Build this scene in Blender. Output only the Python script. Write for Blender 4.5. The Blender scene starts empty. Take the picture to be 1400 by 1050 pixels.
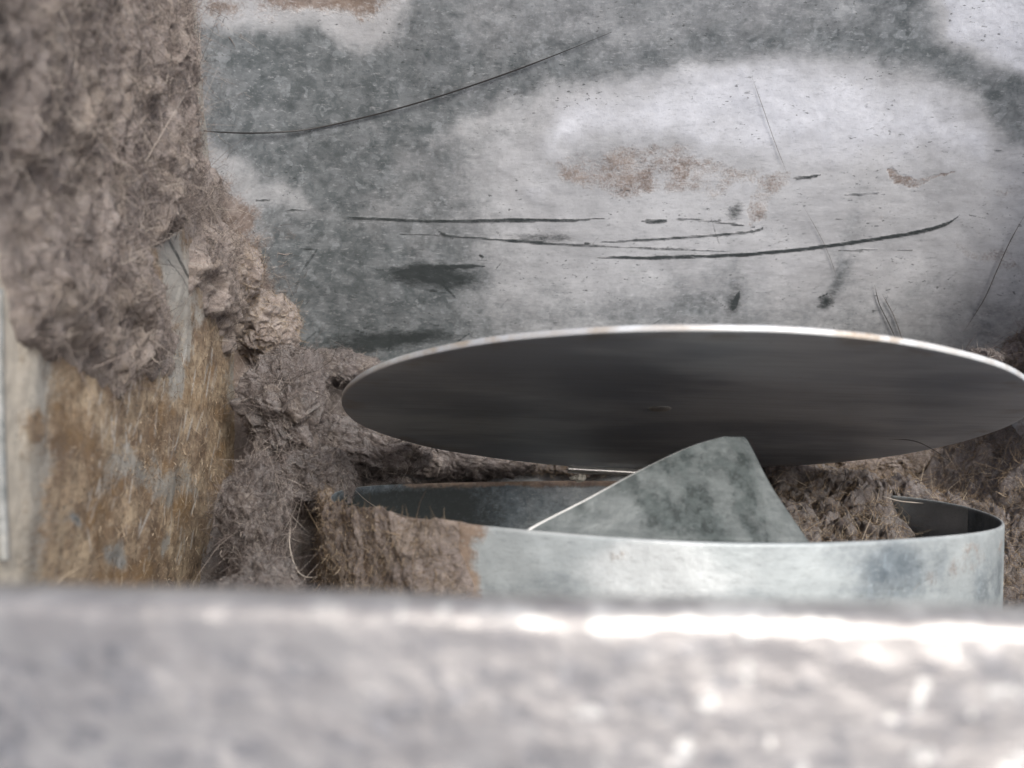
import bpy, math, random
import numpy as np
from mathutils import Matrix, Vector, Euler

# ------------------------------------------------------------------ frame
# Everything is laid out in centimetres in a "vent frame": x right, y away from
# the viewer, z towards the hood's roof.  The vent is tipped back by PITCH.
PITCH = math.radians(60)
ROLL = math.radians(1.3)
RX = Matrix.Rotation(-PITCH, 4, 'X')
LIFT = Vector((0, 0, 0.6))
F = 1400.0
CY0 = 569.0
cr, sr = math.cos(ROLL), math.sin(ROLL)

sc = bpy.context.scene
C = bpy.context.collection
cam_d = bpy.data.cameras.new('camera')
cam = bpy.data.objects.new('camera', cam_d)
C.objects.link(cam)
sc.camera = cam
cam_d.sensor_width = 36
cam_d.lens = 36
cam_d.shift_y = (CY0 - 525) / 1400
cam_d.clip_start = 0.002
cam_d.clip_end = 100
cam_d.dof.use_dof = True
cam_d.dof.focus_distance = 0.165
cam_d.dof.aperture_fstop = 36.0 / .98
cam_d.dof.aperture_blades = 0
cam.matrix_world = Matrix.Translation(LIFT) @ RX @ Matrix.Rotation(math.pi / 2, 4, 'X') @ Matrix.Rotation(ROLL, 4, 'Z')

SUN_DIR = Vector((0.36, -0.86, 0.33)).normalized()      # towards the sun, vent frame
sw = RX.to_3x3() @ SUN_DIR
elev = math.asin(sw.z)
azim = math.atan2(sw.x, sw.y)
world = bpy.data.worlds.new('World')
sc.world = world
world.use_nodes = True
wn = world.node_tree
for n in list(wn.nodes):
    wn.nodes.remove(n)
sky = wn.nodes.new('ShaderNodeTexSky')
sky.sky_type = 'NISHITA'
sky.sun_disc = False
sky.sun_elevation = elev
sky.sun_rotation = azim
sky.dust_density = 5.0
sky.ozone_density = 0.3
bg = wn.nodes.new('ShaderNodeBackground')
bg.inputs['Strength'].default_value = 0.095
wo = wn.nodes.new('ShaderNodeOutputWorld')
wn.links.new(sky.outputs[0], bg.inputs[0])
wn.links.new(bg.outputs[0], wo.inputs[0])
sun_d = bpy.data.lights.new('sun', 'SUN')
sun_d.energy = 2.7
sun_d.angle = math.radians(22)
sun_d.color = (1.0, 0.985, 0.945)
sun = bpy.data.objects.new('sun', sun_d)
C.objects.link(sun)
sun.location = (0, 0, 3)
sun.rotation_euler = sw.to_track_quat('Z', 'Y').to_euler()
sc.view_settings.view_transform = 'Standard'
sc.view_settings.look = 'None'
sc.view_settings.gamma = 1
sc.view_settings.exposure = 0.62

# ------------------------------------------------------------------ numpy helpers
rng = np.random.default_rng(7)
random.seed(7)
_perm = np.random.default_rng(3).permutation(256).astype(np.int64)
_perm = np.concatenate([_perm, _perm, _perm])
_g = np.random.default_rng(5).normal(size=(256, 3))
_g /= np.linalg.norm(_g, axis=1)[:, None]


def noise(P, scale=1.0, seed=0.0):
    P = np.asarray(P, float) * scale + np.array([13.7 + seed, 7.1 + seed * 1.7, 31.3 - seed * .6])
    i = np.floor(P).astype(np.int64)
    f = P - i
    u = f * f * f * (f * (f * 6 - 15) + 10)
    i &= 255
    out = 0
    for dx in (0, 1):
        wx = u[:, 0] if dx else 1 - u[:, 0]
        for dy in (0, 1):
            wy = u[:, 1] if dy else 1 - u[:, 1]
            for dz in (0, 1):
                wz = u[:, 2] if dz else 1 - u[:, 2]
                h = _perm[_perm[_perm[(i[:, 0] + dx) & 255] + ((i[:, 1] + dy) & 255)] + ((i[:, 2] + dz) & 255)]
                g = _g[h]
                d = g[:, 0] * (f[:, 0] - dx) + g[:, 1] * (f[:, 1] - dy) + g[:, 2] * (f[:, 2] - dz)
                out = out + wx * wy * wz * d
    return out * 1.5


def fbm(P, scale=1.0, octv=4, seed=0.0, gain=.5):
    a, s, t = 1.0, scale, 0
    for k in range(octv):
        t = t + a * noise(P, s, seed + k * 3.3)
        a *= gain
        s *= 2.03
    return t


def billow(P, scale=1.0, octv=4, seed=0.0, gain=.5):
    a, s, t = 1.0, scale, 0
    for k in range(octv):
        t = t + a * (1 - np.minimum(np.abs(noise(P, s, seed + k * 3.3)) * 2.2, 1))
        a *= gain
        s *= 2.03
    return -t      # creases go down where noise crosses zero


def sm(a, b, x):
    t = np.clip((x - a) / (b - a), 0, 1)
    return t * t * (3 - 2 * t)


def at(px, py, y):
    """the point at distance y that is seen at photo pixel px, py"""
    u = (px - 700) / F
    v = (CY0 - py) / F
    return np.array([(u * cr - v * sr) * y, y + 0 * u, (u * sr + v * cr) * y])


def pix(P):
    x, y, z = P[:, 0], np.maximum(P[:, 1], .5), P[:, 2]
    return 700 + F * (x * cr + z * sr) / y, CY0 - F * (-x * sr + z * cr) / y


def seg_dist(px, py, pts):
    d = np.full(px.shape, 1e9)
    tt = np.zeros(px.shape)
    n = len(pts) - 1
    for k in range(n):
        ax, ay = pts[k]
        bx, by = pts[k + 1]
        L = (bx - ax) ** 2 + (by - ay) ** 2 + 1e-9
        t = np.clip(((px - ax) * (bx - ax) + (py - ay) * (by - ay)) / L, 0, 1)
        dd = np.hypot(px - ax - t * (bx - ax), py - ay - t * (by - ay))
        m = dd < d
        d = np.where(m, dd, d)
        tt = np.where(m, (k + t) / n, tt)
    return d, tt


def poly(px, py, pts, soft):
    """1 inside the outline, 0 outside, soft edge in photo pixels"""
    inside = np.zeros(px.shape, bool)
    n = len(pts)
    for k in range(n):
        x1, y1 = pts[k]
        x2, y2 = pts[(k + 1) % n]
        c = ((y1 > py) != (y2 > py)) & (px < (x2 - x1) * (py - y1) / (y2 - y1 + 1e-9) + x1)
        inside ^= c
    d, _ = seg_dist(px, py, list(pts) + [pts[0]])
    return sm(-1, 1, np.where(inside, d, -d) / soft)


def spot(px, py, cx, cy, rx, ry, ang=0.0):
    a = math.radians(ang)
    dx, dy = px - cx, py - cy
    u = (dx * math.cos(a) + dy * math.sin(a)) / rx
    v = (-dx * math.sin(a) + dy * math.cos(a)) / ry
    return np.exp(-(u * u + v * v))


def stroke(px, py, pts, w, taper=True, soft=.8):
    d, t = seg_dist(px, py, pts)
    ww = w * (np.clip(np.minimum(t, 1 - t) * 6, .25, 1) if taper else 1)
    return 1 - sm(ww * (1 - soft * .5), ww * (1 + soft), d)


def smooth_pts(pts, n=40):
    """Catmull-Rom through the points"""
    pts = np.array(pts, float)
    P = np.vstack([2 * pts[0] - pts[1], pts, 2 * pts[-1] - pts[-2]])
    out = []
    m = len(pts) - 1
    for q in np.linspace(0, m - 1e-6, n):
        i = int(q)
        t = q - i
        a, b, c, d = P[i], P[i + 1], P[i + 2], P[i + 3]
        out.append(.5 * ((2 * b) + (-a + c) * t + (2 * a - 5 * b + 4 * c - d) * t * t + (-a + 3 * b - 3 * c + d) * t ** 3))
    return np.array(out)


# ------------------------------------------------------------------ object helpers
def mesh_np(name, V, Q, attrs=None, smooth=True):
    me = bpy.data.meshes.new(name)
    V = np.asarray(V, np.float32) * .01
    Q = np.asarray(Q, np.int32)
    k = Q.shape[1]
    me.vertices.add(len(V))
    me.vertices.foreach_set('co', V.ravel())
    me.loops.add(Q.size)
    me.loops.foreach_set('vertex_index', Q.ravel())
    me.polygons.add(len(Q))
    me.polygons.foreach_set('loop_start', np.arange(0, Q.size, k, dtype=np.int32))
    me.polygons.foreach_set('loop_total', np.full(len(Q), k, np.int32))
    me.polygons.foreach_set('use_smooth', np.full(len(Q), bool(smooth)))
    me.update(calc_edges=True)
    for a, val in (attrs or {}).items():
        at_ = me.attributes.new(a, 'FLOAT', 'POINT')
        at_.data.foreach_set('value', np.ascontiguousarray(np.broadcast_to(val, (len(V),)), np.float32))
    return me


def place(o, base=(0, 0, 0), parent=None):
    if parent is None:
        o.matrix_world = Matrix.Translation(LIFT) @ RX @ Matrix.Translation(Vector(base) * .01)
    else:
        o.parent = parent
    return o


BASE = {}


def thing(name, label, cat, base=(0, 0, 0), group=None):
    o = bpy.data.objects.new(name, None)
    o.empty_display_size = .01
    C.objects.link(o)
    place(o, base)
    BASE[o.name] = np.array(base, float)
    o['label'] = label
    o['category'] = cat
    if group:
        o['group'] = group
    return o


def part(name, V, Q, mat, parent, attrs=None, smooth=True, kind=None, label=None, root=None):
    """a mesh under its thing; V in vent-frame centimetres"""
    r = root or parent
    me = mesh_np(name, np.asarray(V) - BASE[r.name], Q, attrs, smooth)
    me.materials.append(mat)
    o = bpy.data.objects.new(name, me)
    C.objects.link(o)
    o.parent = parent
    BASE[o.name] = BASE[r.name]
    if kind:
        o['kind'] = kind
    if label:
        o['label'] = label
    return o


def single(name, V, Q, mat, label, cat, base, attrs=None, group=None):
    me = mesh_np(name, np.asarray(V) - np.array(base), Q, attrs, True)
    me.materials.append(mat)
    o = bpy.data.objects.new(name, me)
    C.objects.link(o)
    place(o, base)
    BASE[o.name] = np.array(base, float)
    o['label'] = label
    o['category'] = cat
    if group:
        o['group'] = group
    return o


def gridq(n, m, wrap=False):
    """quads of an n x m vertex grid"""
    i, j = np.meshgrid(np.arange(n - 1), np.arange(m if wrap else m - 1), indexing='ij')
    j2 = (j + 1) % m
    return np.stack([i * m + j, (i + 1) * m + j, (i + 1) * m + j2, i * m + j2], -1).reshape(-1, 4)


def grid_normals(V, n, m):
    G = V.reshape(n, m, 3)
    a = np.gradient(G, axis=0)
    b = np.gradient(G, axis=1)
    N = np.cross(a, b)
    N /= np.linalg.norm(N, axis=2, keepdims=True) + 1e-12
    return N.reshape(-1, 3)


def tube(pts, r, sides=6, taper=True):
    pts = np.asarray(pts, float)
    n = len(pts)
    T = np.gradient(pts, axis=0)
    T /= np.linalg.norm(T, axis=1)[:, None] + 1e-12
    up = np.array([.2, .9, .35])
    A = np.cross(T, up)
    A /= np.linalg.norm(A, axis=1)[:, None] + 1e-12
    B = np.cross(T, A)
    q = np.linspace(0, 1, n)
    rr = r * (np.clip(np.minimum(q, 1 - q) * 5, .25, 1) if taper else np.ones(n))
    th = np.arange(sides) * 2 * math.pi / sides
    V = pts[:, None] + rr[:, None, None] * (np.cos(th)[None, :, None] * A[:, None] + np.sin(th)[None, :, None] * B[:, None])
    return V.reshape(-1, 3), gridq(n, sides, True)


def fibres(P, N, n, length, rad, lift=.5, seed=1, flat=None):
    """n thin curled three-sided strands rooted on the surface points P"""
    r = np.random.default_rng(seed)
    k = r.integers(0, len(P), n)
    p0 = P[k] + r.normal(0, .02, (n, 3))
    nn = N[k]
    d = r.normal(size=(n, 3))
    d -= (d * nn).sum(1)[:, None] * nn * .8
    d /= np.linalg.norm(d, axis=1)[:, None] + 1e-9
    d = d + nn * (np.abs(r.normal(0, lift, n)))[:, None]
    d /= np.linalg.norm(d, axis=1)[:, None]
    L = length * .42 * np.exp(r.normal(0, .6, n))
    L[::60] *= 3.5
    c = r.normal(size=(n, 3)) - nn * .25
    seg = 4
    t = np.linspace(0, 1, seg)
    pts = p0[:, None] + d[:, None] * (L[:, None] * t[None])[:, :, None] + c[:, None] * (L[:, None] * t[None] ** 2 * .45)[:, :, None]
    A = np.cross(d, r.normal(size=(n, 3)))
    A /= np.linalg.norm(A, axis=1)[:, None] + 1e-9
    B = np.cross(d, A)
    R = rad * np.exp(r.normal(0, .35, n))
    th = np.arange(3) * 2 * math.pi / 3
    w = np.array([.8, 1, .8, .25])
    V = pts[:, :, None] + (R[:, None, None, None] * w[None, :, None, None]) * (
        np.cos(th)[None, None, :, None] * A[:, None, None] + np.sin(th)[None, None, :, None] * B[:, None, None])
    V = V.reshape(-1, 3)
    q = gridq(seg, 3, True)
    Q = (q[None] + (np.arange(n) * seg * 3)[:, None, None]).reshape(-1, 4)
    tint = np.repeat(r.random(n), seg * 3)
    return V, Q, tint


# ------------------------------------------------------------------ materials
class MT:
    def __init__(s, name):
        s.m = bpy.data.materials.new(name)
        s.m.use_nodes = True
        s.t = s.m.node_tree
        s.b = s.t.nodes['Principled BSDF']
        tc = s.n('ShaderNodeTexCoord')
        vm = s.n('ShaderNodeVectorMath')
        vm.operation = 'SCALE'
        vm.inputs['Scale'].default_value = 100
        s.l(tc.outputs['Object'], vm.inputs[0])
        s.co = vm.outputs[0]

    def n(s, k):
        return s.t.nodes.new(k)

    def l(s, a, b):
        s.t.links.new(a, b)

    def put(s, v, sock):
        if hasattr(v, 'links') or isinstance(v, bpy.types.NodeSocket):
            s.l(v, sock)
        else:
            sock.default_value = v

    def stretch(s, x, y, z, rot=(0, 0, 0)):
        mp = s.n('ShaderNodeMapping')
        mp.inputs['Scale'].default_value = (x, y, z)
        mp.inputs['Rotation'].default_value = rot
        s.l(s.co, mp.inputs[0])
        return mp.outputs[0]

    def noise(s, scale, det=5, rough=.55, co=None, dist=0):
        n = s.n('ShaderNodeTexNoise')
        n.inputs['Scale'].default_value = scale
        n.inputs['Detail'].default_value = det
        n.inputs['Roughness'].default_value = rough
        n.inputs['Distortion'].default_value = dist
        s.l(co or s.co, n.inputs['Vector'])
        return n.outputs[0]

    def vor(s, scale, co=None, feat='F1', out='Color', rand=1):
        n = s.n('ShaderNodeTexVoronoi')
        n.feature = feat
        n.inputs['Scale'].default_value = scale
        n.inputs['Randomness'].default_value = rand
        s.l(co or s.co, n.inputs['Vector'])
        return n.outputs[out]

    def attr(s, name):
        n = s.n('ShaderNodeAttribute')
        n.attribute_name = name
        return n.outputs['Fac']

    def math(s, op, a, b=0.0, c=None, clamp=False):
        n = s.n('ShaderNodeMath')
        n.operation = op
        n.use_clamp = clamp
        s.put(a, n.inputs[0])
        s.put(b, n.inputs[1])
        if c is not None:
            s.put(c, n.inputs[2])
        return n.outputs[0]

    def step(s, x, a, b, lo=0.0, hi=1.0):
        n = s.n('ShaderNodeMapRange')
        n.interpolation_type = 'SMOOTHSTEP'
        s.put(x, n.inputs['Value'])
        n.inputs['From Min'].default_value = a
        n.inputs['From Max'].default_value = b
        n.inputs['To Min'].default_value = lo
        n.inputs['To Max'].default_value = hi
        return n.outputs[0]

    def mix(s, f, a, b, mode='MIX'):
        n = s.n('ShaderNodeMix')
        n.data_type = 'RGBA'
        n.blend_type = mode
        s.put(f, n.inputs[0])
        for v, k in ((a, 6), (b, 7)):
            if isinstance(v, tuple):
                v = (*v, 1) if len(v) == 3 else v
            s.put(v, n.inputs[k])
        return n.outputs[2]

    def ramp(s, f, stops):
        n = s.n('ShaderNodeValToRGB')
        e = n.color_ramp.elements
        while len(e) < len(stops):
            e.new(.5)
        for k, (p, c) in enumerate(stops):
            e[k].position = p
            e[k].color = (*c, 1)
        s.l(f, n.inputs[0])
        return n.outputs[0]

    def warp(s, amt, scale):
        n = s.n('ShaderNodeTexNoise')
        n.inputs['Scale'].default_value = scale
        n.inputs['Detail'].default_value = 3
        s.l(s.co, n.inputs['Vector'])
        a = s.n('ShaderNodeVectorMath')
        a.operation = 'SUBTRACT'
        s.l(n.outputs['Color'], a.inputs[0])
        a.inputs[1].default_value = (.5, .5, .5)
        b = s.n('ShaderNodeVectorMath')
        b.operation = 'SCALE'
        s.l(a.outputs[0], b.inputs[0])
        b.inputs['Scale'].default_value = amt
        c = s.n('ShaderNodeVectorMath')
        s.l(b.outputs[0], c.inputs[0])
        s.l(s.co, c.inputs[1])
        return c.outputs[0]

    def bump(s, h, strength, dist=.01, prev=None):
        n = s.n('ShaderNodeBump')
        n.inputs['Strength'].default_value = strength
        n.inputs['Distance'].default_value = dist * .01
        s.l(h, n.inputs['Height'])
        if prev is not None:
            s.l(prev, n.inputs['Normal'])
        return n.outputs[0]

    def fin(s, col, rough, metal=0.0, nrm=None, spec=.5):
        s.put(col, s.b.inputs['Base Color'])
        s.put(rough, s.b.inputs['Roughness'])
        s.put(metal, s.b.inputs['Metallic'])
        s.b.inputs['Specular IOR Level'].default_value = spec
        if nrm is not None:
            s.l(nrm, s.b.inputs['Normal'])
        return s.m


def galvanised(name, light=(.50, .50, .53), mid=(.34, .355, .38), patina=(.110, .122, .128), patina2=(.215, .228, .238),
               rust=(.27, .225, .20), rust2=(.17, .13, .11), spang=2.2, rough=.5, metal=.35, speck=1.0, ochre=.35, zoom=1.0, ysq=1.0, palec=(.86, .87, .92), bumpk=1.0, xsq=1.0):
    s = MT(name)
    if zoom != 1 or ysq != 1:
        s.co = s.stretch(zoom * xsq, zoom * ysq, zoom)
    big = s.noise(.55, 4, .6)
    fine = s.noise(9, 6, .65)
    w = s.warp(.35, 2.5)
    cell = s.vor(spang, w, 'SMOOTH_F1')
    cellv = s.math('MULTIPLY', cell, 1.0)
    streak = s.noise(3.0, 6, .65, s.stretch(.35, 1, 2.6))
    f = s.math('ADD', s.math('MULTIPLY', big, .8), s.math('MULTIPLY', streak, .5))
    col = s.mix(s.step(f, .42, .88), mid, light)
    col = s.mix(.22, col, s.ramp(cellv, [(0, tuple(c * .5 for c in mid)), (1, tuple(min(.9, c * 1.45) for c in light))]))
    # pale tone: oxide in places, painted highlights on the lip
    wh = s.step(s.math('ADD', s.attr('pale'), s.math('MULTIPLY', s.math('SUBTRACT', s.noise(1.6, 7, .62), .5), .8)), .3, .95)
    col = s.mix(wh, col, s.mix(fine, tuple(c * .7 for c in palec), palec))
    # patina: mottled dark zinc; also shade painted on the back panel
    dn = s.math('SUBTRACT', s.noise(1.5, 8, .62, w), .5)
    dn2 = s.math('SUBTRACT', s.noise(12, 4, .6), .5)
    dk = s.math('ADD', s.attr('dark'), s.math('ADD', s.math('MULTIPLY', dn, .95), s.math('MULTIPLY', dn2, .35)))
    D = s.step(dk, .10, 1.0)
    pc = s.mix(s.step(s.noise(3.1, 8, .66, w), .36, .64), patina, patina2)
    pc = s.mix(s.math('MULTIPLY', s.noise(5, 3, .5), .10), pc, (.10, .14, .125))
    pc = s.mix(s.step(s.vor(6.5, s.warp(.5, 5), 'SMOOTH_F1'), .55, .8, 0, .5), pc, tuple(c * 1.5 for c in patina2))
    pc = s.mix(s.step(s.noise(6, 6, .7, s.warp(.3, 4)), .5, .72, 0, .55), pc, (.075, .088, .092))
    col = s.mix(D, col, pc)
    # brown dust / rust
    rn = s.math('ADD', s.math('MULTIPLY', s.math('SUBTRACT', s.noise(2.2, 8, .68), .5), 1.2), s.math('MULTIPLY', s.math('SUBTRACT', s.noise(24, 4, .6), .5), .55))
    Rr = s.step(s.math('ADD', s.attr('rust'), rn), .30, .75)
    Rr = s.math('MULTIPLY', Rr, s.step(s.attr('rust'), .02, .25))
    rc = s.mix(s.step(s.noise(1.8, 8, .7), .36, .60), rust, rust2)
    rc = s.mix(s.step(s.noise(9, 6, .7), .50, .66, 0, .6), rc, tuple(c * .6 for c in rust2))
    rc = s.mix(s.step(s.noise(.9, 4, .6), .5, .75, 0, ochre), rc, (.38, .24, .10))
    col = s.mix(Rr, col, rc)
    # specks of dirt
    grain = s.noise(14, 5, .75, s.stretch(.5, .8, 1.7))
    col = s.mix(s.step(grain, .50, .72, 0, .5), col, s.mix(.5, col, (.06, .07, .07)))
    col = s.mix(s.step(grain, .28, .46, .35, 0), col, tuple(min(.8, c * 1.2) for c in light))
    sp = s.step(s.noise(17, 3, .55, s.stretch(.6, .8, 1.4)), .625, .70)
    sp = s.math('MULTIPLY', sp, s.math('MULTIPLY', s.step(s.noise(1.1, 3, .5), .42, .62), .75 * speck))
    col = s.mix(sp, col, (.055, .06, .06))
    # scratches and scuffs, plus shade painted low on the back panel
    S = s.step(s.math('ADD', s.attr('scuff_dark'), s.math('MULTIPLY', s.math('MULTIPLY', s.math('SUBTRACT', s.noise(9, 8, .8, s.stretch(.6, 1, 1.5)), .5), 1.7), s.step(s.attr('scuff_dark'), 0, .3))), .22, 1.0)
    col = s.mix(S, col, (.045, .052, .053))
    br = s.attr('shine')
    col = s.mix(br, col, (.72, .72, .70))  # edge highlights painted into the colour, and light scratches
    ro = s.math('ADD', s.math('MULTIPLY', D, .15), s.math('ADD', s.math('MULTIPLY', fine, .18), rough - .1))
    ro = s.math('ADD', ro, s.math('MULTIPLY', Rr, .3), clamp=True)
    me = s.math('MULTIPLY', s.math('SUBTRACT', 1.0, Rr), metal)
    h = s.math('ADD', s.math('MULTIPLY', fine, .6), s.math('ADD', s.math('MULTIPLY', s.noise(30, 4, .6), .25), s.math('ADD', s.math('MULTIPLY', Rr, .7), s.math('MULTIPLY', S, -.8))))
    nr = s.bump(s.noise(.8, 3, .5), .35 * bumpk, .25)
    nr = s.bump(h, .45 * bumpk, .025, nr)
    return s.fin(col, ro, me, nr)


def lint_mat(name, c1=(.175, .145, .138), c2=(.098, .078, .073), c3=(.04, .03, .027), tan=(.33, .26, .19), tanamt=.3):
    s = MT(name)
    a = s.noise(1.3, 5, .6, dist=.6)
    b = s.noise(7, 8, .72)
    col = s.mix(s.step(a, .34, .66), c2, c1)
    col = s.mix(s.step(s.noise(2.2, 7, .7), .50, .70), col, c3)
    col = s.mix(s.math('MULTIPLY', s.step(s.noise(.9, 6, .7, dist=1), .45, .65), tanamt), col, tan)
    col = s.mix(s.step(b, .52, .72, 0, .45), col, (.40, .35, .32))
    col = s.mix(s.step(s.noise(15, 5, .7), .56, .70, 0, .65), col, c3)
    hair = s.noise(13, 6, .75, s.warp(1.2, 3))
    col = s.mix(s.step(s.noise(28, 5, .75), .48, .62, 0, .4), col, c3)
    h = s.math('ADD', s.math('MULTIPLY', b, .8), s.math('ADD', s.math('MULTIPLY', hair, .6), s.math('MULTIPLY', s.noise(40, 3, .6), .3)))
    nr = s.bump(h, .9, .12)
    s.b.inputs['Sheen Weight'].default_value = .25
    s.b.inputs['Sheen Roughness'].default_value = .6
    return s.fin(col, 1.0, 0, nr, .15)


def fibre_mat(name, stops):
    s = MT(name)
    return s.fin(s.ramp(s.attr('tint'), stops), .75, 0, None, .3)


M_back = galvanised('weathered galvanised hood', spang=1.6, light=(.60, .60, .61), mid=(.42, .42, .43), rough=.5, ochre=.1)
M_side = galvanised('stained galvanised side', light=(.46, .44, .40), mid=(.30, .285, .26), rust=(.46, .36, .25), rust2=(.17, .115, .075), metal=.1, ochre=.8, ysq=.42, palec=(.80, .73, .62))
M_lip = galvanised('bright galvanised lip', bumpk=.4, xsq=.62, palec=(.80, .78, .74), light=(.40, .38, .365), mid=(.27, .255, .25), patina=(.16, .155, .165), patina2=(.24, .235, .245), spang=2.2, rough=.36, metal=.5, speck=.2, zoom=5.5)
M_collar = galvanised('blue grey galvanised collar', palec=(.62, .65, .66), light=(.42, .455, .465), mid=(.31, .34, .355), patina=(.07, .09, .11), patina2=(.16, .19, .215), spang=2.4, rough=.52, metal=.22, rust=(.28, .21, .16), speck=.3, ochre=.2)
M_tab = galvanised('mottled zinc tab', palec=(.27, .29, .29), light=(.13, .145, .147), mid=(.082, .095, .097), patina=(.012, .017, .018), patina2=(.06, .073, .074), spang=3, zoom=2.0, rough=.56, metal=.25, speck=.5)
M_lint = lint_mat('grey mauve lint')
M_lintb = lint_mat('brown felted lint', (.38, .315, .285), (.245, .198, .178), (.10, .077, .066), (.42, .33, .24), .45)
M_lintd = lint_mat('dark matted lint and shade filler', (.17, .14, .13), (.10, .08, .072), (.05, .038, .032), (.22, .16, .11), .35)
M_fib = fibre_mat('lint fibres', [(0, (.05, .038, .032)), (.35, (.17, .138, .125)), (.7, (.32, .27, .245)), (1, (.50, .44, .38))])
M_fibd = fibre_mat('dark mauve lint fibres', [(0, (.03, .023, .02)), (.4, (.09, .072, .066)), (.75, (.19, .158, .148)), (1, (.42, .37, .33))])
M_fibb = fibre_mat('brown lint fibres', [(0, (.06, .04, .028)), (.4, (.19, .135, .09)), (.8, (.33, .25, .17)), (1, (.6, .5, .38))])


def plate_mat():
    s = MT('brushed dark damper steel')
    br = s.noise(2.2, 7, .72, s.stretch(.22, 9, 9))
    cloud = s.noise(.45, 4, .55, s.stretch(.6, 1.2, 1.2))
    col = s.mix(s.step(cloud, .38, .62), (.46, .50, .56), (.76, .80, .84))
    col = s.mix(s.step(br, .45, .7, 0, .4), col, (.36, .36, .36))
    col = s.mix(s.step(s.noise(20, 2, .5), .70, .76, 0, .7), col, (.45, .44, .42))
    col = s.mix(s.math('MULTIPLY', s.attr('rust'), s.step(s.noise(3, 5, .6), .35, .65)), col, (.32, .25, .18))
    col = s.mix(s.attr('pale'), col, (.62, .60, .57))
    ro = s.step(br, .3, .7, .38, .55)
    nr = s.bump(s.noise(.5, 3, .5), .2, .15)
    nr = s.bump(br, .25, .012, nr)
    return s.fin(col, ro, s.math('SUBTRACT', .22, s.math('MULTIPLY', s.attr('pale'), .2)), nr)


M_plate = plate_mat()
_s = MT('bright bare steel')
M_pin = _s.fin(_s.mix(_s.noise(6, 4, .6), (.7, .69, .66), (.9, .9, .88)), .3, .8, _s.bump(_s.noise(12, 3, .6), .3, .02))
_s = MT('white caulk crumb')
M_crumb = _s.fin(_s.mix(_s.noise(8, 4, .6), (.55, .52, .45), (.8, .78, .7)), .8, 0, _s.bump(_s.noise(14, 4, .6), .6, .03))
_s = MT('dark hair')
M_hair = _s.fin((.018, .016, .016, 1), .45)
_s = MT('pale hair')
M_hairp = _s.fin((.36, .32, .28, 1), .5)
_s = MT('grey hair')
M_hairg = _s.fin((.10, .09, .085, 1), .5)

# ------------------------------------------------------------------ the hood
PZ = np.array([-4.0, -1, .6, 1.4, 2.4, 3.6, 5.0, 6.6, 8.2, 9.6])
PY = np.array([21.2, 21.15, 21.0, 20.6, 19.75, 18.75, 17.6, 16.3, 15.0, 13.9])
_t = np.concatenate([[0], np.cumsum(np.hypot(np.diff(PZ), np.diff(PY)))])
_pf = smooth_pts(np.stack([PZ, PY], 1), 400)
_pl = np.concatenate([[0], np.cumsum(np.hypot(np.diff(_pf[:, 0]), np.diff(_pf[:, 1])))])


def yback(z):
    return np.interp(z, _pf[:, 0], _pf[:, 1])


def xleft(y):
    return -4.2 - (y - 8.5) * .098


XR = 9.85
FLOOR = -4.0
hood = thing('vent_hood', 'open weathered galvanised sheet metal vent hood with stained walls and bright front lip', 'vent hood', (2.2, 13, FLOOR))

# back panel, curving forward to the top
n_, m_ = 470, 1080
s_ = np.linspace(0, _pl[-1], n_)
zz = np.interp(s_, _pl, _pf[:, 0])
yy = np.interp(s_, _pl, _pf[:, 1])
V = np.zeros((n_, m_, 3))
tx = np.linspace(0, 1, m_)
V[:, :, 1] = yy[:, None]
V[:, :, 2] = zz[:, None]
xl = xleft(yy) - .02
V[:, :, 0] = xl[:, None] + tx[None] * (XR + .02 - xl)[:, None]
# soft coves where the back meets the sides
dl = np.minimum(V[:, :, 0] - xl[:, None], XR + .02 - V[:, :, 0])
V[:, :, 1] -= 2.2 * np.exp(-dl / .7)
V = V.reshape(-1, 3)
V[:, 1] += .05 * fbm(V, .35, 3, 2) + .008 * fbm(V, 2.5, 2, 4)
# shallow stamped rim round the pale area
px, py = pix(V)
wx = px + 26 * fbm(V, .9, 4, 11)
wy = py + 16 * fbm(V, .9, 4, 17)
ang = (px - 700) / 700
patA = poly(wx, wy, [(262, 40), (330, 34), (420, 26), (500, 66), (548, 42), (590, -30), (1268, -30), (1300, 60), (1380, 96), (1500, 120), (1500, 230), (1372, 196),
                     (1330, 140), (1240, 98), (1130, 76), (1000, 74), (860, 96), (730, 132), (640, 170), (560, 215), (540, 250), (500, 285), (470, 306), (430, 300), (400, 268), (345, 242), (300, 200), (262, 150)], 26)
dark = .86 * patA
dark = np.maximum(dark, .72 * poly(wx, wy, [(600, 150), (700, 180), (660, 250), (700, 300), (640, 420), (560, 480), (380, 500), (330, 400), (330, 240), (480, 200)], 70))  # mid patina, deepened to paint in the shade of the recess
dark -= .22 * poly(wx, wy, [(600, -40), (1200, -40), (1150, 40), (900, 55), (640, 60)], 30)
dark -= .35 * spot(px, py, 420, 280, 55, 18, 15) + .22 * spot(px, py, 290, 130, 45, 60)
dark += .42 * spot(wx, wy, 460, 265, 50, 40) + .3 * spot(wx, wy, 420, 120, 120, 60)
dark += .40 * sm(425, 500, wy) * sm(350, 420, px) * (1 - sm(560, 760, px))  # shade at the lower left wall foot painted in
dark += .50 * sm(310, 460, wy)  # recess shade painted in, growing darker down towards the flap
dark += .25 * (1 - sm(380, 640, wx)) * sm(280, 360, wy)  # more of that painted shade on the lower left
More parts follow.
